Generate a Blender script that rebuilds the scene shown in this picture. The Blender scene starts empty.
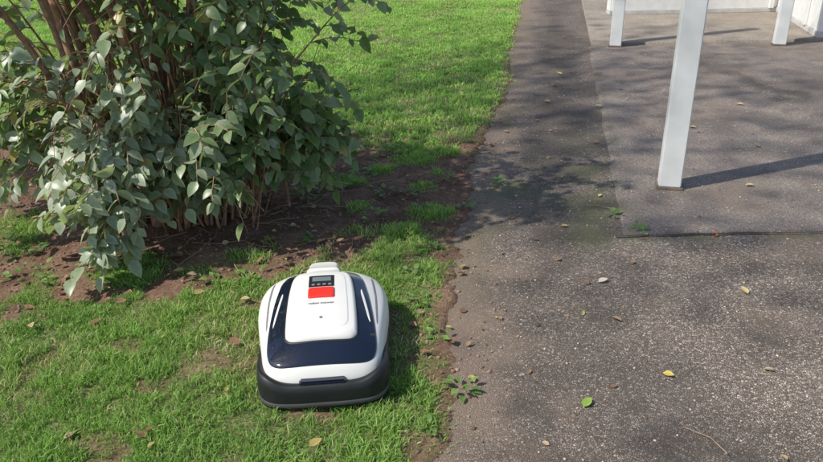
import bpy, math, random
import numpy as np
from mathutils import Vector, Matrix
random.seed(7); rng=np.random.default_rng(11)
scene=bpy.context.scene
COL=scene.collection
# ------------------------------------------------------------------ helpers
def link(o,parent=None):
    COL.objects.link(o)
    if parent: o.parent=parent
    return o
def empty(name,loc=(0,0,0),rot=(0,0,0)):
    e=bpy.data.objects.new(name,None); e.location=loc; e.rotation_euler=rot; e.empty_display_size=.1
    return link(e)
def hash2(ix,iy,seed):
    n=(ix.astype(np.int64)*374761393+iy.astype(np.int64)*668265263+seed*1442695041)&0xffffffff
    n=((n^(n>>13))*1274126177)&0xffffffff
    n=(n^(n>>16))&0xffffffff
    return n/4294967295.0
def vnoise(x,y,seed=0):
    ix=np.floor(x);iy=np.floor(y);fx=x-ix;fy=y-iy
    fx=fx*fx*(3-2*fx);fy=fy*fy*(3-2*fy)
    a=hash2(ix,iy,seed);b=hash2(ix+1,iy,seed);c=hash2(ix,iy+1,seed);d=hash2(ix+1,iy+1,seed)
    return (a*(1-fx)+b*fx)*(1-fy)+(c*(1-fx)+d*fx)*fy
def fbm(x,y,seed=0,oct=4):
    s=0;a=.5;t=0
    for i in range(oct):
        s=s+a*vnoise(x*2**i+17.3*i,y*2**i-9.1*i,seed+i);t+=a;a*=.5
    return s/t
def sstep(a,b,x):
    t=np.clip((x-a)/(b-a),0,1); return t*t*(3-2*t)
def mesh_np(name,verts,quads=None,tris=None,mat=None,smooth=False,cols=None,parent=None,extra=None):
    me=bpy.data.meshes.new(name)
    verts=np.asarray(verts,dtype=np.float32)
    me.vertices.add(len(verts)); me.vertices.foreach_set("co",verts.ravel())
    li=[];ls=[];off=0
    if quads is not None and len(quads):
        q=np.asarray(quads,dtype=np.int32); li.append(q.ravel()); ls.append(np.arange(len(q))*4); off=len(q)*4
    if tris is not None and len(tris):
        t=np.asarray(tris,dtype=np.int32); li.append(t.ravel()); ls.append(off+np.arange(len(t))*3)
    li=np.concatenate(li);ls=np.concatenate(ls).astype(np.int32)
    me.loops.add(len(li)); me.loops.foreach_set("vertex_index",li)
    me.polygons.add(len(ls)); me.polygons.foreach_set("loop_start",ls)
    me.update(calc_edges=True); me.validate()
    if smooth: me.polygons.foreach_set("use_smooth",np.ones(len(me.polygons),dtype=bool))
    if cols is not None:
        a=me.attributes.new("col",'FLOAT_COLOR','POINT')
        c=np.ones((len(verts),4),dtype=np.float32); c[:,:3]=cols; a.data.foreach_set("color",c.ravel())
    if extra:
        for k,v in extra.items():
            a=me.attributes.new(k,'FLOAT','POINT'); a.data.foreach_set("value",np.asarray(v,dtype=np.float32).ravel())
    if mat: me.materials.append(mat)
    o=bpy.data.objects.new(name,me); return link(o,parent)
def grid_mesh(name,xs,ys,zf,mat,extra=None,smooth=True,cols=None,parent=None,xmap=None):
    X,Y=np.meshgrid(xs,ys)
    if xmap is not None: X=xmap(X,Y)
    Z=zf(X,Y)
    n,m=X.shape
    idx=np.arange(n*m).reshape(n,m)
    q=np.stack([idx[:-1,:-1],idx[:-1,1:],idx[1:,1:],idx[1:,:-1]],-1).reshape(-1,4)
    v=np.stack([X,Y,Z],-1).reshape(-1,3)
    ex={k:f(X,Y).ravel() for k,f in extra.items()} if extra else None
    return mesh_np(name,v,quads=q,mat=mat,smooth=smooth,extra=ex,parent=parent)
def instances(name,bv,bq,bt,M,L,cols,mat,smooth=True,parent=None,shade=None):
    N=len(L);V=len(bv)
    v=np.einsum('nij,vj->nvi',M,bv)+L[:,None,:]
    off=(np.arange(N)*V)[:,None,None]
    q=(np.asarray(bq)[None]+off).reshape(-1,4) if len(bq) else None
    t=(np.asarray(bt)[None]+off).reshape(-1,3) if len(bt) else None
    c=np.repeat(cols[:,None,:],V,1)
    if shade is not None: c=c*shade[None,:,None]
    return mesh_np(name,v.reshape(-1,3),quads=q,tris=t,mat=mat,smooth=smooth,cols=c.reshape(-1,3),parent=parent)
def frames(fwd,up):
    f=fwd/np.linalg.norm(fwd,axis=1,keepdims=True)
    r=np.cross(f,up); r/=np.linalg.norm(r,axis=1,keepdims=True)+1e-9
    u=np.cross(r,f)
    return np.stack([r,f,u],-1)   # columns x,y,z
# ------------------------------------------------------------------ material helpers
def newmat(name):
    m=bpy.data.materials.new(name); m.use_nodes=True
    nt=m.node_tree; b=nt.nodes["Principled BSDF"]; return m,nt,b
def N(nt,t,**k):
    n=nt.nodes.new(t)
    for a,v in k.items():
        if a in n.inputs.keys(): n.inputs[a].default_value=v
        else: setattr(n,a,v)
    return n
def plain(name,col,rough=.5,noise=.08,scale=30,metal=0,coat=0,bump=0,spec=.5):
    m,nt,b=newmat(name)
    tc=N(nt,"ShaderNodeTexCoord"); nz=N(nt,"ShaderNodeTexNoise",Scale=scale,Detail=6.0)
    nt.links.new(tc.outputs["Object"],nz.inputs["Vector"])
    cr=N(nt,"ShaderNodeValToRGB")
    cr.color_ramp.elements[0].position=.3;cr.color_ramp.elements[1].position=.7
    cr.color_ramp.elements[0].color=[c*(1-noise) for c in col]+[1]
    cr.color_ramp.elements[1].color=[min(1,c*(1+noise)) for c in col]+[1]
    nt.links.new(nz.outputs["Fac"],cr.inputs["Fac"]); nt.links.new(cr.outputs["Color"],b.inputs["Base Color"])
    b.inputs["Roughness"].default_value=rough; b.inputs["Metallic"].default_value=metal
    b.inputs["Coat Weight"].default_value=coat; b.inputs["Specular IOR Level"].default_value=spec
    if bump:
        bp=N(nt,"ShaderNodeBump",Strength=bump,Distance=.002); nt.links.new(nz.outputs["Fac"],bp.inputs["Height"]); nt.links.new(bp.outputs["Normal"],b.inputs["Normal"])
    return m
def bladmat(name,trans,tint):
    m,nt,b=newmat(name); nt.nodes.remove(b)
    at=N(nt,"ShaderNodeAttribute",attribute_name="col"); df=N(nt,"ShaderNodeBsdfDiffuse")
    tr=N(nt,"ShaderNodeBsdfTranslucent"); vm=N(nt,"ShaderNodeVectorMath",operation='MULTIPLY'); vm.inputs[1].default_value=tint
    nt.links.new(at.outputs["Color"],df.inputs["Color"]); nt.links.new(at.outputs["Color"],vm.inputs[0]); nt.links.new(vm.outputs[0],tr.inputs["Color"])
    ms=N(nt,"ShaderNodeMixShader"); ms.inputs[0].default_value=trans
    nt.links.new(df.outputs[0],ms.inputs[1]); nt.links.new(tr.outputs[0],ms.inputs[2])
    nt.links.new(ms.outputs[0],nt.nodes["Material Output"].inputs["Surface"])
    return m
def leafmat(name,rough=.45,trans=.35,tint=(1.3,1.5,.5),spec=.4,back=None):
    m,nt,b=newmat(name)
    at=N(nt,"ShaderNodeAttribute",attribute_name="col")
    tc=N(nt,"ShaderNodeTexCoord"); nz=N(nt,"ShaderNodeTexNoise",Scale=60.0,Detail=2.0)
    nt.links.new(tc.outputs["Object"],nz.inputs["Vector"])
    mr=N(nt,"ShaderNodeMapRange"); mr.inputs["To Min"].default_value=.72; mr.inputs["To Max"].default_value=1.28
    nt.links.new(nz.outputs["Fac"],mr.inputs["Value"])
    mx=N(nt,"ShaderNodeVectorMath",operation='SCALE'); nt.links.new(at.outputs["Color"],mx.inputs[0]); nt.links.new(mr.outputs[0],mx.inputs["Scale"])
    src=mx.outputs[0]
    if back:
        g=N(nt,"ShaderNodeNewGeometry"); mc=N(nt,"ShaderNodeMix",data_type='RGBA'); mc.inputs[7].default_value=list(back)+[1]
        mm=N(nt,"ShaderNodeMath",operation='MULTIPLY'); mm.inputs[1].default_value=.6
        nt.links.new(g.outputs["Backfacing"],mm.inputs[0]); nt.links.new(mm.outputs[0],mc.inputs[0]); nt.links.new(src,mc.inputs[6]); src=mc.outputs[2]
    nt.links.new(src,b.inputs["Base Color"]); b.inputs["Roughness"].default_value=rough; b.inputs["Specular IOR Level"].default_value=spec
    tr=N(nt,"ShaderNodeBsdfTranslucent"); vm=N(nt,"ShaderNodeVectorMath",operation='MULTIPLY'); vm.inputs[1].default_value=tint
    nt.links.new(mx.outputs[0],vm.inputs[0]); nt.links.new(vm.outputs[0],tr.inputs["Color"])
    ms=N(nt,"ShaderNodeMixShader"); ms.inputs[0].default_value=trans
    nt.links.new(b.outputs[0],ms.inputs[1]); nt.links.new(tr.outputs[0],ms.inputs[2])
    nt.links.new(ms.outputs[0],nt.nodes["Material Output"].inputs["Surface"])
    return m
# ------------------------------------------------------------------ layout functions
EDGE_Y=[-60,0,1.755,2.06,2.515,3.25,3.9,5.03,6.49,12.56,60]
EDGE_X=[-.3,-.1,.05,.09,.13,.217,.318,.50,.88,1.9,9.9]
def edge_x(y): return np.interp(y,EDGE_Y,EDGE_X)
def edge_d(x,y):   # >0 on the path
    return x-edge_x(y)+.15*(fbm(x*2.5,y*2.5,5)-.5)+.12*(fbm(x*12,y*12,8)-.5)
def grass_mask(x,y):
    n=fbm(x*2.2,y*2.2,21); n2=fbm(x*7,y*7,31,3)
    front=sstep(.22,-.22,y-(2.92+.28*sstep(-.6,-.2,x))+.7*(n-.5)+.9*(n2-.5))
    far=sstep(-.3,.5,y-4.95+1.0*(n-.5)+.9*(n2-.5)-.25*sstep(-.2,-.8,x))
    g=np.maximum(front*(1-.7*sstep(.56,.72,n2)),far)
    for cx,cy,r in [(.12,3.68,.12),(.08,4.1,.08),(.02,4.6,.14),(.04,3.10,.13),(-.05,3.42,.12),(-.42,4.15,.13),(-.7,4.6,.15),(.25,4.75,.11),(-.2,4.4,.08),(-2.2,3.5,.3),(.18,4.35,.07),(-.3,3.75,.08)]:
        g=np.maximum(g,.75*sstep(r*1.35,r*.35,np.hypot(x-cx,y-cy)+.16*(n2-.5)))
    d=edge_d(x,y)
    g*=sstep(.07,-.11,d)
    g*=1-.85*sstep(.47,.62,fbm(x*5.5,y*5.5,35,3))*np.exp(-(d/.24)**2)*sstep(6,4,y)
    return g
def ground_z(x,y):
    d=edge_d(x,y)
    z=.012+.05*(fbm(x*1.5,y*1.5,2)-.5)+.022*(fbm(x*9,y*9,3)-.5)+.012*(fbm(x*35,y*35,4,3)-.5)
    z=z+.05*np.exp(-((x+1.15)**2+(y-3.55)**2)/.5)
    near=np.exp(-(d/.25)**2)
    z=z*(1-.6*near)+.004*near
    return np.where(d>0, z*np.exp(-np.clip(d,0,9)/.05)-.05*sstep(0,.12,d)-.0, z)
# ------------------------------------------------------------------ ground material
gm,nt,b=newmat("soil_and_turf")
tc=N(nt,"ShaderNodeTexCoord")
n1=N(nt,"ShaderNodeTexNoise",Scale=5.0,Detail=8.0,Roughness=.7); n2=N(nt,"ShaderNodeTexNoise",Scale=70.0,Detail=6.0,Roughness=.7)
for n in (n1,n2): nt.links.new(tc.outputs["Object"],n.inputs["Vector"])
c1=N(nt,"ShaderNodeValToRGB"); e=c1.color_ramp.elements
e[0].position=.3;e[0].color=(.12,.069,.046,1);e[1].position=.72;e[1].color=(.34,.225,.16,1)
nt.links.new(n1.outputs["Fac"],c1.inputs["Fac"])
c2=N(nt,"ShaderNodeValToRGB"); e=c2.color_ramp.elements
e[0].position=.3;e[0].color=(.45,.42,.40,1);e[1].position=.72;e[1].color=(1.35,1.3,1.25,1)
nt.links.new(n2.outputs["Fac"],c2.inputs["Fac"])
mu=N(nt,"ShaderNodeMix",data_type='RGBA',blend_type='MULTIPLY'); mu.inputs[0].default_value=1
nt.links.new(c1.outputs[0],mu.inputs[6]); nt.links.new(c2.outputs[0],mu.inputs[7])
ga=N(nt,"ShaderNodeAttribute",attribute_name="grass")
gc=N(nt,"ShaderNodeValToRGB"); e=gc.color_ramp.elements
e[0].position=.35;e[0].color=(.11,.13,.05,1);e[1].position=.7;e[1].color=(.27,.30,.12,1)
nt.links.new(n2.outputs["Fac"],gc.inputs["Fac"])
mg=N(nt,"ShaderNodeMix",data_type='RGBA'); nt.links.new(ga.outputs["Fac"],mg.inputs[0]); nt.links.new(mu.outputs[2],mg.inputs[6]); nt.links.new(gc.outputs[0],mg.inputs[7])
nt.links.new(mg.outputs[2],b.inputs["Base Color"]); b.inputs["Roughness"].default_value=.95; b.inputs["Specular IOR Level"].default_value=.1
bp=N(nt,"ShaderNodeBump",Strength=.9,Distance=.012); nt.links.new(n2.outputs["Fac"],bp.inputs["Height"]); nt.links.new(bp.outputs["Normal"],b.inputs["Normal"])
def axis(lo,hi,step,far,extra=1.35):
    a=list(np.arange(lo,hi,step)); s=step
    v=hi
    while v<far: a.append(v); s*=extra; v+=s
    v=lo; s=step; pre=[]
    while v>-far: s*=extra; v-=s; pre.append(v)
    return np.array(pre[::-1]+a)
grid_mesh("ground",axis(-2.8,1.0,.016,90),axis(1.2,6.5,.018,90),ground_z,gm,extra={"grass":lambda x,y:grass_mask(x,y)*.85})
# ------------------------------------------------------------------ asphalt material
def asphalt(name,cA,cB,cdark,big=1.0,speck=130.0):
    m,nt,b=newmat(name)
    tc=N(nt,"ShaderNodeTexCoord")
    vo=N(nt,"ShaderNodeTexVoronoi",Scale=speck); vo2=N(nt,"ShaderNodeTexVoronoi",Scale=speck,feature='DISTANCE_TO_EDGE')
    wn=N(nt,"ShaderNodeTexNoise",Scale=40.0,Detail=3.0); nb=N(nt,"ShaderNodeTexNoise",Scale=2.2,Detail=8.0,Roughness=.62); nf=N(nt,"ShaderNodeTexNoise",Scale=420.0,Detail=3.0)
    mixv=N(nt,"ShaderNodeMix",data_type='VECTOR'); mixv.inputs[0].default_value=.012
    nt.links.new(tc.outputs["Object"],wn.inputs["Vector"]); nt.links.new(tc.outputs["Object"],mixv.inputs[4]); nt.links.new(wn.outputs["Color"],mixv.inputs[5])
    for n in (vo,vo2): nt.links.new(mixv.outputs[1],n.inputs["Vector"])
    for n in (nb,nf): nt.links.new(tc.outputs["Object"],n.inputs["Vector"])
    cr=N(nt,"ShaderNodeValToRGB"); e=cr.color_ramp.elements
    e[0].position=.0;e[0].color=[c*.55 for c in cA]+[1];e[1].position=1;e[1].color=[min(1,c*1.6) for c in cB]+[1]
    k=e.new(.45);k.color=list(cA)+[1]; k=e.new(.85);k.color=list(cB)+[1]
    sp=N(nt,"ShaderNodeSeparateColor"); nt.links.new(vo.outputs["Color"],sp.inputs[0]); nt.links.new(sp.outputs[0],cr.inputs["Fac"])
    mr=N(nt,"ShaderNodeMapRange"); mr.inputs["From Min"].default_value=.02; mr.inputs["From Max"].default_value=.16
    nt.links.new(vo2.outputs["Distance"],mr.inputs["Value"])
    mg=N(nt,"ShaderNodeMix",data_type='RGBA'); mg.inputs[6].default_value=list(cdark)+[1]
    nt.links.new(mr.outputs[0],mg.inputs[0]); nt.links.new(cr.outputs[0],mg.inputs[7])
    br=N(nt,"ShaderNodeMapRange"); br.inputs["From Min"].default_value=.3;br.inputs["From Max"].default_value=.7;br.inputs["To Min"].default_value=1-.30*big; br.inputs["To Max"].default_value=1+.28*big
    nt.links.new(nb.outputs["Fac"],br.inputs["Value"])
    s1=N(nt,"ShaderNodeVectorMath",operation='SCALE'); nt.links.new(mg.outputs[2],s1.inputs[0]); nt.links.new(br.outputs[0],s1.inputs["Scale"])
    out=s1.outputs[0]
    for an,col in (("dark",(.085,.072,.060)),("moss",(.12,.13,.055)),("dirt",(.30,.22,.162))):
        at=N(nt,"ShaderNodeAttribute",attribute_name=an)
        mm=N(nt,"ShaderNodeMath",operation='MULTIPLY'); nm=N(nt,"ShaderNodeMapRange"); nm.inputs["From Min"].default_value=.25; nm.inputs["From Max"].default_value=.6; nm.inputs["To Min"].default_value=.45
        nt.links.new(nf.outputs["Fac"],nm.inputs["Value"]); nt.links.new(at.outputs["Fac"],mm.inputs[0]); nt.links.new(nm.outputs[0],mm.inputs[1])
        mx=N(nt,"ShaderNodeMix",data_type='RGBA'); mx.inputs[7].default_value=list(col)+[1]
        nt.links.new(mm.outputs[0],mx.inputs[0]); nt.links.new(out,mx.inputs[6]); out=mx.outputs[2]
    nt.links.new(out,b.inputs["Base Color"]); b.inputs["Roughness"].default_value=.85; b.inputs["Specular IOR Level"].default_value=.25
    ad=N(nt,"ShaderNodeMath",operation='ADD'); nt.links.new(mr.outputs[0],ad.inputs[0]); nt.links.new(nf.outputs["Fac"],ad.inputs[1])
    bp=N(nt,"ShaderNodeBump",Strength=.7,Distance=.004); nt.links.new(ad.outputs[0],bp.inputs["Height"]); nt.links.new(bp.outputs["Normal"],b.inputs["Normal"])
    return m
asA=asphalt("worn_asphalt",(.275,.22,.175),(.43,.355,.29),(.095,.074,.058))
asB=asphalt("smooth_asphalt",(.35,.285,.24),(.45,.375,.315),(.20,.165,.137),speck=190.0,big=.8)
asC=asphalt("pale_paving",(.40,.34,.275),(.48,.41,.34),(.28,.235,.19),speck=190.0,big=.6)
def slab_x(y): return 1.10+(y-3.36)*.195
def dirt(x,y):
    d=edge_d(x,y); return np.clip(sstep(.36,.0,d+.4*(fbm(x*5,y*5,41)-.5))*.8+.35*sstep(.62,.8,fbm(x*2,y*2,44)),0,1)
def moss(x,y):
    n=fbm(x*6,y*6,51)
    a=np.exp(-((x-slab_x(y)+.16)/.13)**2)*sstep(3.0,3.5,y)*sstep(5.6,4.2,y)*.7
    b2=np.exp(-((x-.62)/.3)**2-((y-4.15)/.25)**2)*.8
    c=np.exp(-((y-3.33)/.05)**2)*sstep(1.0,1.2,x)*.6
    e_=np.exp(-((edge_d(x,y)-.08)/.14)**2)*.65*sstep(2.4,3.5,y)
    return np.clip((a+b2+c+e_)*sstep(.38,.60,n)*1.1,0,.7)
def dark(x,y):
    n=fbm(x*2.5,y*1.2,61)
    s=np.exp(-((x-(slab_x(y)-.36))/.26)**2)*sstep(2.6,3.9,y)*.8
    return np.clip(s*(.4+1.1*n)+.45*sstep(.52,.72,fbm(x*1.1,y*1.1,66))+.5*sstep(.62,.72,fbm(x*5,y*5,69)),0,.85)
xm=lambda X,Y: X+edge_x(Y)
grid_mesh("asphalt_path",np.concatenate([np.arange(-.3,2.2,.03),np.linspace(2.25,12,40)]),np.concatenate([np.linspace(-12,1.1,20),np.arange(1.2,8,.03),np.linspace(8.1,40,60)]),
   lambda x,y:.003*(fbm(x*3,y*3,71)-.5),asA,extra={"dirt":dirt,"moss":moss,"dark":dark},xmap=xm)
ys=np.arange(3.36,8.40,.04)
def slabmap(X,Y):
    lo=slab_x(Y)+.03*(fbm(Y*5,Y*0+3,81)-.5); return lo+X
def slabz(x,y):
    ed=np.minimum(x-slab_x(y),y-3.36)
    return .010+.003*(fbm(x*3,y*3,72)-.5)-.010*sstep(.03,0,ed)
o=grid_mesh("asphalt_forecourt",np.concatenate([np.arange(0,.2,.02),np.arange(.2,6,.05)]),ys,slabz,asB,
   extra={"dirt":lambda x,y:.5*sstep(.5,.75,fbm(x*1.6,y*1.6,45)),"moss":lambda x,y:.4*sstep(.14,.0,x-slab_x(y))*sstep(.4,.6,fbm(x*9,y*9,52)),"dark":lambda x,y:np.clip(.8*sstep(.05,0,y-3.36)+.5*sstep(.5,.72,fbm(x*1.3,y*1.3,67))+.4*sstep(.62,.72,fbm(x*5,y*5,69)),0,.9)},xmap=slabmap)
jm=plain("joint_dirt",(.045,.037,.028),.95,.4,60)
jx=np.linspace(1.05,6,240); jw=.003+.010*fbm(jx*8,jx*0,90)*sstep(.2,.5,fbm(jx*3,jx*0,95)); jy=3.352+.03*(fbm(jx*4,jx*0,91)-.5)
v=np.concatenate([np.stack([jx,jy-jw,jx*0+.0115],-1),np.stack([jx,jy+jw,jx*0+.0115],-1)])
i=np.arange(239); mesh_np("paving_joint",v,quads=np.stack([i,i+1,i+241,i+240],-1),mat=jm)
def box(name,x0,x1,y0,y1,z0,z1,mat,parent=None,bev=.004):
    import bmesh
    bm=bmesh.new(); bmesh.ops.create_cube(bm,size=1)
    for v in bm.verts: v.co=Vector((x0+(v.co.x+.5)*(x1-x0),y0+(v.co.y+.5)*(y1-y0),z0+(v.co.z+.5)*(z1-z0)))
    if bev: bmesh.ops.bevel(bm,geom=bm.edges[:],offset=bev,segments=2,affect='EDGES')
    me=bpy.data.meshes.new(name); bm.to_mesh(me); bm.free(); me.materials.append(mat)
    return link(bpy.data.objects.new(name,me),parent)
tp_=[(2.12,8.42),(9.5,8.42),(9.5,14),(3.2,14)]
tv=[(x,y,-.05) for x,y in tp_]+[(x,y,.035) for x,y in tp_]+[(x+(.012 if i in(0,3) else 0),y+(.012 if i<2 else 0),.045) for i,(x,y) in enumerate(tp_)]
tq=[(8,9,10,11)]+[(a+l*4,(a+1)%4+l*4,(a+1)%4+4+l*4,a+4+l*4) for l in (0,1) for a in range(4)]
mesh_np("paving_terrace",np.array(tv),quads=tq,mat=asC)
# ------------------------------------------------------------------ posts and walls
white=plain("white_paint",(.72,.72,.69),.45,.07,8,bump=.15)
greyw=plain("grey_plinth",(.50,.49,.46),.8,.15,12,bump=.3)
wallm=plain("white_render",(.74,.73,.70),.8,.06,10,bump=.3)
rust=plain("rusty_plate",(.16,.12,.09),.8,.3,40)
def post(loc,rz,s=1.0):
    p=empty("white_post",loc,(0,0,rz))
    hw=.064;hd=.05
    box("shaft",-hw,hw,-hd,hd,.012,2.45,white,p,.006)
    box("base_plate",-hw-.012,hw+.012,-hd-.012,hd+.012,-.003,.012,rust,p,.003)
    box("cap",-hw-.01,hw+.01,-hd-.01,hd+.01,2.45,2.47,white,p,.003)
    return p
post((1.55,4.02,.012),math.radians(-14))
post((2.38,8.36,.012),math.radians(-14))
post((4.20,8.24,.012),math.radians(-14))
post((4.98,8.22,.012),math.radians(-14))
w=empty("white_wall",(2.85,10.45,.045)); 
box("plinth",0,4.2,-.02,.2,0,.05,greyw,w); box("wall_panel",0,4.2,0,.18,.052,1.6,wallm,w)
for k in range(4): box("panel_rib_%d"%k,.02+k*1.1,.08+k*1.1,-.045,-.002,.052,1.6,white,w)
w2=empty("white_wall",(4.72,8.45,.045),(0,0,math.radians(-13)))
box("plinth",0,.2,0,4.5,0,.06,greyw,w2); box("wall_panel",.015,.18,0.01,4.5,.062,1.6,wallm,w2)
for k in range(3): box("panel_rib_%d"%k,-.02,.013,.5+k*.9,.56+k*.9,.062,1.6,white,w2)
# ------------------------------------------------------------------ grass
MWX,MWY,MWR=-.345,2.37,math.radians(5)
def in_mower(x,y,m=0.0):
    dx=x-MWX;dy=y-MWY; c,s=math.cos(-MWR),math.sin(-MWR)
    lx=c*dx-s*dy; ly=s*dx+c*dy
    return (np.abs(lx)<.225+m)&(ly>-.34-m)&(ly<.30+m)
def blades(name,x0,x1,y0,y1,dens,hmin,hmax,wid,mat,excl=True,gain=1.0,lean=.8):
    n=int((x1-x0)*(y1-y0)*dens); x=rng.uniform(x0,x1,n); y=rng.uniform(y0,y1,n)
    g=grass_mask(x,y); tuft=fbm(x*16,y*16,101,2)
    vis=(np.abs(x)<.66*(y*.906+.69)+.5)
    thin=1-.6*sstep(.5,.7,fbm(x*2.6,y*2.6,131))
    keep=(rng.random(n)<g*thin*(.25+1.2*tuft))&(edge_d(x,y)<.09)&vis
    if excl: keep&=~in_mower(x,y,-.01)
    x=x[keep];y=y[keep];tuft=tuft[keep];g=g[keep]; n=len(x)
    z=np.maximum(ground_z(x,y),-.002)-.004
    patch=fbm(x*1.8,y*1.8,111); 
    h=rng.uniform(hmin,hmax,n)*(.5+.9*tuft)*(.6+.8*patch)*(.55+.45*g)
    az=rng.uniform(0,2*np.pi,n); fa=rng.uniform(0,2*np.pi,n)
    L=h*lean*rng.uniform(.15,1.2,n); w=wid*rng.uniform(.6,1.3,n)
    dx=np.cos(az);dy=np.sin(az);wx=np.cos(fa)*w;wy=np.sin(fa)*w
    P=np.zeros((n,5,3))
    P[:,0]=np.stack([x-wx*.8,y-wy*.8,z],-1);P[:,1]=np.stack([x+wx*.8,y+wy*.8,z],-1)
    mx=x+dx*L*.35;my=y+dy*L*.35;mz=z+h*.6
    P[:,2]=np.stack([mx-wx,my-wy,mz],-1);P[:,3]=np.stack([mx+wx,my+wy,mz],-1)
    P[:,4]=np.stack([x+dx*L,y+dy*L,z+h*rng.uniform(.7,1,n)],-1)
    i=np.arange(n)*5
    q=np.stack([i,i+1,i+3,i+2],-1); t=np.stack([i+2,i+3,i+4],-1)
    r=rng.random(n)[:,None]
    ca=np.array([.165,.33,.075])*gain;cb=np.array([.39,.54,.16])*gain;cc=np.array([.62,.57,.34])
    tone=np.clip(.5*r[:,0]+.9*(patch-.2),0,1)[:,None]
    c=ca*(1-tone)+cb*tone
    dry=(rng.random(n)<(.07+.36*sstep(.5,.72,fbm(x*3,y*3,121))))[:,None]
    c=np.where(dry,cc*(.6+.6*r),c)
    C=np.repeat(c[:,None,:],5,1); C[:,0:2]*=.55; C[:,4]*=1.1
    return mesh_np(name,P.reshape(-1,3),quads=q,tris=t,mat=mat,cols=C.reshape(-1,3))
grassm=bladmat("grass_blade",.38,(1.3,1.4,.8))
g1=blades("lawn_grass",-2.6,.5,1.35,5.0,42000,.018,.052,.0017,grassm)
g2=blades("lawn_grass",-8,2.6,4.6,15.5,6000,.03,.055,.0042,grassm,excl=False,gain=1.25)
# ------------------------------------------------------------------ leaf shapes
def leaf_shape(L=1.,W=.55,fold=.25,droop=.35,st=6,peak=.38):
    t=np.linspace(0,1,st); w=W*.5*np.power(np.sin(np.pi*np.power(t,.72)),.85); w[0]=0.012;w[-1]=0.004
    vs=[];q=[]
    for k in range(st):
        zc=-droop*t[k]**2*.5
        vs+= [(-w[k],t[k]*L,zc+fold*w[k]),(0,t[k]*L,zc),(w[k],t[k]*L,zc+fold*w[k])]
        if k: 
            a=(k-1)*3;q+=[(a,a+1,a+4,a+3),(a+1,a+2,a+5,a+4)]
    sh=np.array([1,.82,1]*st)
    return np.array(vs),np.array(q),sh
# ------------------------------------------------------------------ bush
def bez(p0,p1,p2,n):
    t=np.linspace(0,1,n)[:,None]; return (1-t)**2*p0+2*t*(1-t)*p1+t*t*p2
def curve_obj(name,paths,mat,parent,res=3):
    cu=bpy.data.curves.new(name,'CURVE'); cu.dimensions='3D'; cu.bevel_depth=1.0; cu.bevel_resolution=res; cu.use_fill_caps=True
    for pts,rad in paths:
        s=cu.splines.new('POLY'); s.points.add(len(pts)-1)
        s.points.foreach_set("co",np.concatenate([pts,np.ones((len(pts),1))],1).ravel()); s.points.foreach_set("radius",np.asarray(rad,dtype=float))
    cu.materials.append(mat); return link(bpy.data.objects.new(name,cu),parent)
bark=plain("bush_bark",(.33,.19,.12),.85,.4,35,bump=.8)
bush=empty("lilac_bush",(-1.12,3.68,0))
paths=[];LP=[];LD=[]
def wob(p,a):
    return p+np.cumsum(rng.normal(0,a,p.shape),0)*np.linspace(0,1,len(p))[:,None]
def add_twig(p0,d,ln,n,r=.003,droop=.25,leafsp=1.0):
    d=d/np.linalg.norm(d); p2=p0+d*ln+np.array([0,0,-droop*ln]); p1=p0+d*ln*.5+np.array([0,0,.12*ln])
    P=wob(bez(p0,p1,p2,7),.004); paths.append((P,np.linspace(r,r*.45,7)))
    for k in range(n):
        t=.12+.88*k/(n-1); i=t*6; a=int(min(5,i)); f=i-a; q=P[a]*(1-f)+P[a+1]*f
        tang=P[a+1]-P[a]; tang/=np.linalg.norm(tang)+1e-9
        side=np.cross(tang,[0,0,1]); side/=np.linalg.norm(side)+1e-9
        s=1 if k%2 else -1
        LP.append(q); LD.append(side*s*.9+tang*.55+rng.normal(0,.28,3)+np.array([0,0,-.28]))
for k in range(16):
    a=rng.uniform(0,2*np.pi); b0=np.array([rng.normal(-.22,.17),rng.normal(-.04,.12),0.0]); top=np.array([b0[0]*1.6+rng.normal(-.15,.2),b0[1]*1.8+rng.normal(0,.2),rng.uniform(1.8,2.3)])
    P=wob(bez(b0,np.array([b0[0]*1.1,b0[1]*1.1,1.0]),top,14),.008); r0=rng.uniform(.016,.038); paths.append((P,np.linspace(r0,r0*.5,14)))
    for j in range(8,14):
        for m in range(2): 
            d=np.array([rng.normal(),rng.normal(),rng.uniform(0,.6)]); add_twig(P[j],d,rng.uniform(.3,.5),7)
for k in range(104):
    a=rng.uniform(0,2*np.pi); b0=np.array([rng.normal(-.08,.17),rng.normal(-.02,.12),0.0])
    rad=rng.uniform(.45,.98); hz=rng.uniform(.40,2.1)
    if hz<.9: rad*=.85
    if math.cos(a)<-.2: rad*=1.35
    if math.cos(a)>.3: rad*=.88
    if math.sin(a)<-.4: rad*=.72
    tip=np.array([b0[0]+math.cos(a)*rad,b0[1]+math.sin(a)*rad,hz])
    mid=np.array([b0[0]+math.cos(a)*rad*.25,b0[1]+math.sin(a)*rad*.25,hz*.75])
    P=wob(bez(b0,mid,tip,14),.006); r0=rng.uniform(.005,.013); paths.append((P,np.linspace(r0,.0025,14)))
    for j in range(6,14):
        out=np.array([math.cos(a),math.sin(a),.1])
        d=out*.7+rng.normal(0,.65,3)*np.array([1,1,.5]); add_twig(P[j],d,rng.uniform(.14,.30),int(rng.integers(6,10)))
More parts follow.
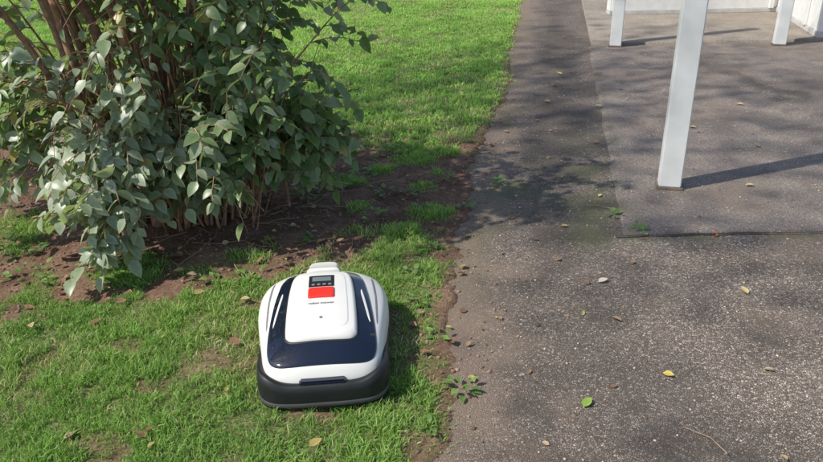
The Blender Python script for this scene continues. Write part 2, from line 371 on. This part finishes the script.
sprays=[(-.30,-.72,.28),(-.18,-.68,.22),(-.42,-.62,.45),(-.30,-.66,.62),(-.5,-.5,.75),(-.10,-.6,.45),(-.95,-.35,.6),(-1.1,-.2,.7),(-.15,-.55,.80),(-.3,-.62,.9),(.5,-.25,.50),(.62,-.1,.5),(.35,-.35,.52),(.66,.1,.45),(-.22,-.7,.5),
 (.68,.0,.40),(-.7,-.5,.45),(-.8,-.45,.75),(-1.2,-.3,.5),(-1.3,.0,.45),(-.42,-.65,.3),(.3,-.4,.85),(.1,-.5,.6),(.2,-.45,.45),(-.25,-.75,.2),(.55,-.2,.32)]
for tip in sprays:
    tip=np.array(tip); b0=np.array([rng.normal(-.1,.08),rng.normal(-.05,.08),0.0])
    mid=np.array([tip[0]*.55,tip[1]*.55,tip[2]+.5]); P=wob(bez(b0,mid,tip,14),.005); paths.append((P,np.linspace(.008,.0025,14)))
    for j in range(8,14):
        for m in range(2): add_twig(P[j],np.array([tip[0],tip[1],-.2])*.6+rng.normal(0,.45,3),rng.uniform(.12,.22),8,droop=.4)
for k in range(50):
    b0=np.array([np.clip(rng.normal(.0,.18),-.3,.3),np.clip(rng.normal(-.08,.12),-.25,.2),0.0]); tip=b0*np.array([1.7,1.6,0])+np.array([np.clip(rng.normal(0,.12),-.2,.2),np.clip(rng.normal(0,.08),-.1,.1),rng.uniform(.4,1.3)])
    paths.append((wob(bez(b0,(b0+tip)/2+np.array([0,0,.1]),tip,9),.006),np.linspace(rng.uniform(.003,.008),.002,9)))
curve_obj("stems",paths,bark,bush,2)
LP=np.array(LP);LD=np.array(LD); keep=(LP[:,2]>.10); LP=LP[keep];LD=LD[keep]
core=np.hypot(LP[:,0]+.1,LP[:,1]); rr0=rng.random(len(LP))
win=(np.abs(LP[:,0]+.40)<.22)&(LP[:,1]<.15)&(LP[:,2]>.70)&(LP[:,2]<1.35)&(rr0<.75)
low=(LP[:,0]>-.12)&(LP[:,0]<.42)&(LP[:,2]<.36)&(rr0<.55)
keep=~((core<.28)&(LP[:,2]<1.25))&~win&~low; LP=LP[keep];LD=LD[keep]; nL=len(LP)
lv,lq,lsh=leaf_shape(1,.62,.22,.5)
up=np.tile([-.25,-.30,1.0],(nL,1))+rng.normal(0,.45,(nL,3))
F=frames(LD,up); size=rng.uniform(.042,.098,nL)
c1_=np.array([.12,.20,.06]);c2_=np.array([.26,.35,.15]);c3_=np.array([.42,.46,.34])
r=rng.random((nL,1))**1.3; cc=c1_*(1-r)+c2_*r
pale=np.exp(-((LP[:,0]+.30)**2+(LP[:,1]+.62)**2+(LP[:,2]-.5)**2*.5)/.18)[:,None]; pale=np.clip(pale*.95+.55*(rng.random((nL,1))<.35)*rng.random((nL,1)),0,1)
cc=cc*(1-pale)+c3_*pale
yl=(rng.random((nL,1))<.015); cc=np.where(yl,np.array([.45,.38,.1]),cc)
bleaf=leafmat("bush_leaf",.38,.28,(1.4,1.6,.6),.55,back=(.32,.37,.26))
instances("leaves",lv,lq,[],F*size[:,None,None],LP,cc,bleaf,parent=bush,shade=lsh)
# ------------------------------------------------------------------ tall shade tree (outside the frame, left, behind the bush)
tree=empty("shade_tree",(-8.4,2.2,0)); tp=[]
tp.append((wob(bez(np.array([0,0,-.1]),np.array([.1,.1,3.]),np.array([.3,.1,7.2]),16),.01),np.linspace(.2,.10,16)))
top=np.array([.3,.1,7.0]); TL=[];TD=[]
for k in range(24):
    tip=np.array([rng.uniform(1.8,6.4),rng.uniform(-.9,5.2),rng.uniform(8.2,10.2)]) if k%8 else np.array([rng.uniform(2.6,5.6),rng.uniform(-3.2,-1.6),9.6])
    P=wob(bez(top,np.array([tip[0]*.4,tip[1]*.4,tip[2]-.2]),tip,12),.03); tp.append((P,np.linspace(.04,.006,12)))
    for j in range(7,12):
        for m in range(3):
            q=P[j]+rng.normal(0,.6,3)*np.array([1,1,.5]); tp.append((np.linspace(P[j],q,4),np.linspace(.009,.003,4)))
            cnt=int(rng.integers(3,9)); TL.append(q+rng.normal(0,.22,(cnt,3))); TD.append(rng.normal(0,1,(cnt,3))+np.array([0,0,-.4]))
curve_obj("trunk_and_limbs",tp,bark,tree,3)
TL=np.concatenate(TL);TD=np.concatenate(TD);n=len(TL)
tu=np.tile([0,0,1.0],(n,1))+rng.normal(0,.4,(n,3)); sz=rng.uniform(.09,.17,n)
cc=np.array([.05,.10,.02])*(1+rng.random((n,1)))
instances("leaves",lv,lq,[],frames(TD,tu)*sz[:,None,None],TL,cc,leafmat("tree_leaf"),parent=tree)
# ------------------------------------------------------------------ litter: clods, dry leaves, twigs
import bmesh
bm=bmesh.new(); bmesh.ops.create_icosphere(bm,subdivisions=1,radius=1)
iv=np.array([v.co[:] for v in bm.verts]); it=np.array([[v.index for v in f.verts] for f in bm.faces]); bm.free()
iv=iv*(1+.25*rng.normal(0,1,(len(iv),1)).clip(-1,1)); 
def rotz(n):
    a=rng.uniform(0,2*np.pi,n);M=np.zeros((n,3,3));M[:,0,0]=np.cos(a);M[:,0,1]=-np.sin(a);M[:,1,0]=np.sin(a);M[:,1,1]=np.cos(a);M[:,2,2]=1;return M
n=30000;x=rng.uniform(-2.8,1.0,n);y=rng.uniform(1.5,6.5,n)
d=edge_d(x,y);g=grass_mask(x,y)
k=(rng.random(n)<np.where(d<0,(1-g)*.8,.6*np.exp(-d/.14)))
x=x[k];y=y[k];n=len(x); s=.0015+.0085*rng.random(n)**4; z=np.maximum(ground_z(x,y),0)+s*.25
S_=np.stack([s*rng.uniform(.7,1.4,n),s*rng.uniform(.7,1.4,n),s*.7],-1)
M=rotz(n)*S_[:,None,:]
cc=np.array([.20,.128,.09])*(.5+1.3*rng.random((n,1)))
dm,dnt,db=newmat("soil_crumb"); at=N(dnt,"ShaderNodeAttribute",attribute_name="col"); dnt.links.new(at.outputs["Color"],db.inputs["Base Color"]); db.inputs["Roughness"].default_value=.95
instances("soil_crumbs",iv,[],it,M,np.stack([x,y,z],-1),cc,dm,smooth=False)
n=9000;x=rng.uniform(.1,3.4,n);y=rng.uniform(1.5,8,n);k=edge_d(x,y)>.05;x=x[k];y=y[k];n=len(x)
s=.0012+.004*rng.random(n)**4;z=np.where((x>slab_x(y))&(y>3.36),.012,.001)+s*.3
instances("path_grit",iv,[],it,rotz(n)*np.stack([s,s*1.2,s*.7],-1)[:,None,:],np.stack([x,y,z],-1),np.array([.42,.35,.28])*(.3+1.2*rng.random((n,1))),dm,smooth=False)
drym=leafmat("dry_leaf",.7,.15,(1.2,1.,.6),.2)
def litter(name,pts,sizes,cols,flat=.25):
    n=len(pts); a=rng.uniform(0,2*np.pi,n); f=np.stack([np.cos(a),np.sin(a),rng.normal(0,flat*.5,n)],-1); u=np.tile([0,0,1.0],(n,1))+rng.normal(0,flat,(n,3))
    v_,q_,s_=leaf_shape(1,.6,.5,-.35)
    instances(name,v_,q_,[],frames(f,u)*sizes[:,None,None],pts,cols,drym,shade=s_)
n=1150;x=rng.uniform(-2.8,.9,n);y=rng.uniform(1.6,6.4,n);g=grass_mask(x,y)
under=np.exp(-((x+1.0)**2+(y-3.4)**2)/1.2)
k=(edge_d(x,y)<.16)&(rng.random(n)<(.28+.9*under)*(1-.7*g))&~in_mower(x,y,.05);x=x[k];y=y[k];g=g[k];n=len(x)
pal=np.array([[.36,.22,.13],[.25,.14,.08],[.50,.37,.23],[.19,.11,.07],[.46,.36,.13]])
litter("leaf_litter",np.stack([x,y,np.maximum(ground_z(x,y),0)+.008+.018*g],-1),rng.uniform(.02,.055,n),pal[rng.integers(0,5,n)])
fl=[(.583,2.0,.055,(.27,.4,.08)),(.921,2.187,.042,(.65,.53,.13)),(.85,2.88,.05,(.7,.65,.5)),(1.477,2.746,.05,(.6,.48,.25)),(.867,2.547,.045,(.5,.35,.2)),(1.598,5.816,.07,(.75,.65,.4)),(1.567,3.33,.05,(.45,.15,.07)),(1.2,3.4,.05,(.2,.34,.08)),(.80,2.86,.035,(.25,.15,.09)),(1.3,4.9,.05,(.4,.25,.15)),(1.0,5.5,.05,(.45,.3,.16)),(.6,4.9,.05,(.35,.22,.12)),(.55,3.6,.05,(.35,.2,.1)),(.95,4.6,.04,(.5,.36,.2)),(2.1,5.2,.05,(.5,.4,.2)),(1.5,7.0,.06,(.7,.6,.2)),(1.35,6.6,.06,(.65,.55,.25)),(1.9,9.0,.07,(.6,.5,.25)),(.36,2.6,.03,(.35,.22,.13)),(.42,2.2,.025,(.3,.2,.12)),(1.15,1.75,.035,(.5,.38,.2)),(2.0,4.0,.05,(.5,.42,.25)),(2.7,5.8,.06,(.5,.4,.2)),(1.9,6.4,.05,(.35,.25,.15)),(.3,3.4,.04,(.35,.24,.14)),(.45,3.2,.03,(.4,.27,.15)),(2.9,7.4,.06,(.5,.4,.2)),(.62,3.95,.035,(.5,.42,.2)),(1.1,3.9,.035,(.6,.5,.27)),(1.3,2.2,.035,(.42,.3,.18)),(1.05,3.05,.04,(.35,.23,.13)),(1.9,2.9,.04,(.5,.36,.2)),(.7,3.1,.035,(.34,.22,.13)),(.5,4.3,.05,(.4,.25,.14)),(.8,3.5,.04,(.42,.3,.16)),(1.7,4.6,.05,(.45,.33,.18)),(.75,5.2,.05,(.5,.38,.2)),(1.2,6.0,.055,(.45,.3,.15)),(2.4,4.7,.05,(.4,.28,.15))]
P=np.array([(a,b_,.006 if not(b_>3.36 and a>1.1) else .017) for a,b_,c,d_ in fl]); litter("fallen_leaf_scatter",P,np.array([f[2] for f in fl]),np.array([f[3] for f in fl]),.15)
n=320;x=rng.uniform(.2,4,n);y=rng.uniform(1.5,8.2,n);k=(edge_d(x,y)>.03)&(rng.random(n)<.3+.7*np.exp(-edge_d(x,y)/.6));x=x[k];y=y[k];n=len(x)
litter("leaf_fragments",np.stack([x,y,np.where((x>slab_x(y))&(y>3.36),.015,.004)],-1),rng.uniform(.008,.030,n),pal[rng.integers(0,5,n)]*1.1)
tw=[]
for k in range(170):
    x=rng.normal(-.9,.7);y=rng.normal(3.4,.6);
    if y<2.6 or edge_d(np.array([x]),np.array([y]))[0]>0: continue
    a=rng.uniform(0,6.28);l=rng.uniform(.05,.28);xs_=np.array([x,x+l*.5*math.cos(a),x+l*math.cos(a+.2)]);ys_=np.array([y,y+l*.5*math.sin(a),y+l*math.sin(a+.2)])
    tw.append((np.stack([xs_,ys_,ground_z(xs_,ys_)+.008],-1),[.002,.0018,.001]))
for (x,y,a,l) in [(.98,1.75,1.9,.16),(1.12,3.7,2.4,.14),(.5,2.9,.3,.1),(1.5,3.0,1.2,.08)]:
    xs_=np.array([x,x+l*.5*math.cos(a),x+l*math.cos(a+.3)]);ys_=np.array([y,y+l*.5*math.sin(a),y+l*math.sin(a+.3)]); tw.append((np.stack([xs_,ys_,xs_*0+.014],-1),[.0018,.0015,.001]))
curve_obj("fallen_twigs",tw,plain("twig",(.34,.23,.15),.8,.3,50),None,1)
wl=[];wd=[];ws=[]
for cx,cy,r,n in [(.163,2.117,.05,16),(-.42,4.15,.12,40),(-.30,4.3,.1,26),(.55,4.13,.035,14),(1.12,3.62,.03,10),(1.2,3.42,.03,8),(-.6,3.9,.1,26),(-.2,3.6,.07,16),(.1,3.7,.07,18),(-1.3,2.9,.1,22),(-1.8,3.0,.12,22),(-.75,2.95,.06,14),(.03,2.7,.05,12),(-2.1,3.3,.2,40),(-.1,4.8,.1,20),(.3,3.75,.03,8),(-.9,2.92,.05,10),(.12,3.2,.04,10),(.1,2.45,.03,8),(-.5,3.3,.05,10),(-1.5,3.1,.1,16),(0,3.95,.05,10),(.2,4.2,.05,12),(-.15,3.95,.06,14),(.0,2.95,.05,12),(.05,1.9,.03,7)]:
    for k in range(n):
        a=rng.uniform(0,6.28);rr_=r*math.sqrt(rng.random());wl.append((cx+rr_*math.cos(a),cy+rr_*math.sin(a),0));wd.append((math.cos(a),math.sin(a),rng.uniform(.1,.8)));ws.append(rng.uniform(.022,.045))
wl=np.array(wl);wl[:,2]=np.maximum(ground_z(wl[:,0],wl[:,1]),.004)+rng.uniform(.003,.03,len(wl)); n=len(wl)
r=rng.random((n,1));cc=np.array([.12,.24,.05])*(1-r)+np.array([.23,.36,.09])*r
instances("broadleaf_weeds",lv,lq,[],frames(np.array(wd),np.tile([0,0,1.],(n,1))+rng.normal(0,.2,(n,3)))*np.array(ws)[:,None,None],wl,cc,leafmat("weed_leaf",.5,.3),shade=lsh)
# ------------------------------------------------------------------ robotic mower
mw=empty("robotic_lawn_mower",(MWX,MWY,.0),(math.radians(0),0,MWR))
shellm=plain("mower_white_plastic",(.74,.72,.66),.38,.015,6,coat=.15)
glossm=plain("mower_gloss_black_sky_tint",(.008,.012,.026),.06,.05,6,coat=.6)  # black plastic; blue in the base colour stands in for reflected sky
matm=plain("mower_black_plastic",(.016,.016,.017),.5,.15,60,bump=.1,spec=.4)
greym=plain("mower_grey_trim",(.20,.20,.21),.4,.05,20)
dgrey=plain("mower_dark_grey_trim",(.08,.08,.083),.4,.05,20)
redm=plain("stop_button_red",(.75,.035,.02),.35,.03,20)
lcdm=plain("lcd_screen",(.16,.19,.19),.15,.05,30)
rubm=plain("wheel_rubber",(.02,.02,.02),.8,.2,60,bump=.4)
cy_=np.linspace(-.40,.45,200)
Cz=np.interp(cy_,[-.40,-.36,-.345,-.31,-.26,-.2,-.1,0,.15,.22,.28,.34,.45],[.112,.137,.156,.182,.212,.232,.250,.258,.256,.240,.215,.190,.165])
ker=np.ones(11)/11; Czs=np.convolve(np.pad(Cz,5,mode='edge'),ker,'valid')
def S(x,y): return np.interp(y,cy_,Czs)-.075*(np.abs(x)/.25)**2.6
def outline(half,n=180,mirror=True):
    pts=[p for p in half]
    if mirror: pts=pts+[(-x,y) for x,y in half[::-1] if abs(x)>1e-6]
    P=np.array(pts); m=len(P); out=[]
    per=max(2,n//m)
    for i in range(m):
        p0,p1,p2,p3=P[i-1],P[i],P[(i+1)%m],P[(i+2)%m]
        for k in range(per):
            t=k/per; 
            out.append(.5*((2*p1)+(-p0+p2)*t+(2*p0-5*p1+4*p2-p3)*t*t+(-p0+3*p1-3*p2+p3)*t**3))
    return np.array(out)
def loft(name,rings,mat,cap=True,parent=mw):
    n=len(rings[0]); V=np.concatenate(rings); q=[]
    for r_ in range(len(rings)-1):
        i=np.arange(n);j=(i+1)%n; q.append(np.stack([r_*n+i,r_*n+j,(r_+1)*n+j,(r_+1)*n+i],-1))
    return mesh_np(name,V,quads=np.concatenate(q),mat=mat,smooth=True,parent=parent)
def drape(name,half,lift,mat,c=None,edge=.10,mirror=True,base=0.0,under=.004,n=180,rings=26):
    O=outline(half,n,mirror); c=np.array(c) if c is not None else O.mean(0)
    ss=list(np.linspace(.002,1-edge,rings))+[1-edge+edge*t for t in (.2,.4,.6,.75,.87,.95,1.0)]
    R=[]
    for s in ss:
        p=c+(O-c)*s; u=max(0,(s-(1-edge))/edge); l=base+lift*math.sqrt(max(0,1-u*u))
        R.append(np.column_stack([p,S(p[:,0],p[:,1])+l]))
    p=O; R.append(np.column_stack([p,S(p[:,0],p[:,1])+base-under]))
    return loft(name,R,mat)
shellO=outline([(0,-.352),(.10,-.350),(.170,-.334),(.205,-.285),(.222,-.18),(.242,-.05),(.254,.06),(.250,.17),(.225,.25),(.172,.287),(.10,.295),(0,.297)])
R=[]
for s in list(np.linspace(.002,.90,40))+[.92,.94,.955,.97,.98,.99,.996,1.0]:
    p=shellO*s; u=max(0,(s-.90)/.10); dz=.035*(1-math.sqrt(max(0,1-u*u)))
    R.append(np.column_stack([p,S(p[:,0],p[:,1])-dz]))
zt=R[-1][:,2]
for f_,sc in [(.3,1.003),(.65,1.004),(.95,1.0),(1.0,.985)]:
    p=shellO*sc; R.append(np.column_stack([p,zt*(1-f_)+np.minimum(.104,zt)*f_]))
loft("shell",R,shellm)
skO=outline([(0,-.382),(.10,-.381),(.178,-.366),(.224,-.311),(.236,-.19),(.243,-.05),(.248,.06),(.24,.17),(.22,.24),(.16,.27),(.10,.275),(0,.276)])
fr=sstep(.1,-.3,skO[:,1]); cor=np.exp(-((np.abs(skO[:,0])-.215)/.055)**2)*sstep(-.10,-.28,skO[:,1])
R=[]
for sc,z0,z1,ck in [(.93,.06,.036,0),(.985,.056,.028,0),(1.0,.060,.034,0),(1.004,.075,.060,.1),(1.002,.092,.100,.6),(.992,.100,.120,1),(.955,.104,.126,1),(.90,.104,.118,.5)]:
    p=skO*sc; R.append(np.column_stack([p,z0*(1-fr)+z1*fr+.028*cor*ck]))
loft("bumper_skirt",R,matm)
sk2=[np.column_stack([skO*sc,np.full(len(skO),z)]) for sc,z in [(.002,.05),(.94,.05),(.94,.10),(.002,.10)]]
loft("chassis",sk2,matm)
R=[np.column_stack([skO*sc,(z0*(1-fr)+z1*fr)]) for sc,z0,z1 in [(1.003,.062,.042),(1.008,.064,.045),(1.008,.069,.057),(1.003,.071,.060)]]
loft("bumper_lip",R,dgrey)
drape("gloss_surround",[(0,-.324),(.10,-.321),(.160,-.306),(.189,-.268),(.194,-.19),(.186,-.05),(.173,.08),(.156,.17),(.124,.218),(0,.224)],.004,glossm,c=(0,-.05),edge=.03)
drape("lid",[(0,-.246),(.086,-.244),(.119,-.229),(.128,-.192),(.127,-.05),(.122,.07),(.112,.145),(.087,.178),(0,.184)],.016,shellm,c=(0,-.03),edge=.10,base=.004)
drape("lid_gap",[(0,-.251),(.089,-.249),(.124,-.233),(.133,-.193),(.132,-.05),(.127,.07),(.117,.150),(.090,.184),(0,.190)],.0015,matm,c=(0,-.03),edge=.03,base=.004)
drape("lid_inset",[(0,-.205),(.07,-.203),(.092,-.19),(.098,-.16),(.098,-.05),(.094,.07),(.088,.125),(.07,.145),(0,.15)],.0025,shellm,c=(0,-.03),edge=.06,base=.0195)
for sx,nm in ((1,"left"),(-1,"right")):
    pts=[(.152,.06),(.160,.01),(.173,-.09),(.177,-.14),(.169,-.12),(.159,-.05),(.149,.03)]
    drape("trim_"+nm,[(sx*x,y) for x,y in pts],.003,shellm,edge=.3,mirror=False,base=.0045,n=84,rings=6)
    pts=[(.200,.20),(.208,.10),(.209,0),(.205,-.12),(.199,-.12),(.203,0),(.201,.10),(.193,.20)]
    drape("fender_groove_"+nm,[(sx*x,y) for x,y in pts],.0012,greym,edge=.3,mirror=False,base=.0,n=84,rings=6)
drape("rear_handle",[(0,.23),(.06,.232),(.066,.25),(.064,.37),(.055,.405),(.035,.415),(0,.417)],.02,shellm,c=(0,.32),edge=.25,under=.05)
def rr(x0,x1,y0,y1,r=.008):
    pts=[]
    for cx,cy,a0 in [(x1-r,y0+r,-90),(x1-r,y1-r,0),(x0+r,y1-r,90),(x0+r,y0+r,180)]:
        for k in range(4): a=math.radians(a0+k*30); pts.append((cx+r*math.cos(a),cy+r*math.sin(a)))
    return pts
def pad(name,x0,x1,y0,y1,lift,mat,base,r=.008,edge=.12):
    drape(name,rr(x0,x1,y0,y1,r),lift,mat,edge=edge,mirror=False,base=base,n=96,rings=10)
pad("control_panel",-.052,.052,.030,.128,.003,matm,.0195)
pad("lcd",-.036,.036,.078,.112,.001,lcdm,.0223,.004)
for k in range(4): pad("key_%d"%k,-.038+k*.021,-.025+k*.021,.045,.058,.0015,greym,.0223,.004)
pad("stop_button",-.050,.050,-.046,.022,.008,redm,.0215,.01,.2)
pad("release_knob",-.006,.006,-.165,-.153,.002,greym,.0215,.005)
tx=bpy.data.curves.new("lid_lettering",'FONT'); tx.body="robot mower"; tx.size=.017; tx.align_x='CENTER'; tx.extrude=.0003
tx.materials.append(plain("lettering_grey",(.12,.12,.12),.5)); t=link(bpy.data.objects.new("lid_lettering",tx),mw); t.location=(0,-.085,float(S(0,-.085))+.0235); t.rotation_euler=(math.radians(4),0,0)
box("front_sensor",-.080,.080,-.370,-.340,.110,.136,glossm,mw,.006)
def wheel(name,x,y,r,w):
    bm=bmesh.new(); bmesh.ops.create_cone(bm,cap_ends=True,segments=40,radius1=r,radius2=r,depth=w)
    bmesh.ops.bevel(bm,geom=[e for e in bm.edges if len(e.link_faces)==2 and abs(e.calc_face_angle(0))>1],offset=.006,segments=2,affect='EDGES')
    me=bpy.data.meshes.new(name);bm.to_mesh(me);bm.free();me.materials.append(rubm);o=link(bpy.data.objects.new(name,me),mw);o.location=(x,y,r);o.rotation_euler=(0,math.radians(90),0)
wheel("drive_wheel_left",.20,.16,.095,.055);wheel("drive_wheel_right",-.20,.16,.095,.055);wheel("caster_left",.11,-.28,.045,.035);wheel("caster_right",-.11,-.28,.045,.035)
# ------------------------------------------------------------------ light, sky, camera
el=math.radians(50); sd=Vector((-.93,-.36,0)).normalized()
sp=Vector((sd.x*math.cos(el),sd.y*math.cos(el),math.sin(el)))
sun=bpy.data.lights.new("sun",'SUN'); sun.energy=4.7; sun.angle=math.radians(.8); sun.color=(1,.96,.89)
so=link(bpy.data.objects.new("sun",sun)); so.rotation_euler=(-sp).to_track_quat('-Z','Y').to_euler()
wd_=bpy.data.worlds.new("World"); scene.world=wd_; wd_.use_nodes=True; wn=wd_.node_tree
sky=wn.nodes.new("ShaderNodeTexSky"); sky.sky_type='NISHITA'; sky.sun_disc=False; sky.sun_elevation=el; sky.sun_rotation=math.atan2(sd.x,sd.y)
wn.links.new(sky.outputs[0],wn.nodes["Background"].inputs[0]); wn.nodes["Background"].inputs[1].default_value=.15
cd=bpy.data.cameras.new("camera"); cam=link(bpy.data.objects.new("camera",cd)); cd.lens=31.5; cd.clip_end=500; cam.location=(0,0,1.626)
cam.rotation_euler=(Matrix.Rotation(math.radians(65),3,'X')@Matrix.Rotation(math.radians(-1.2),3,'Z')).to_euler()
scene.camera=cam
scene.view_settings.view_transform='Standard'; scene.view_settings.look='None'; scene.view_settings.exposure=0
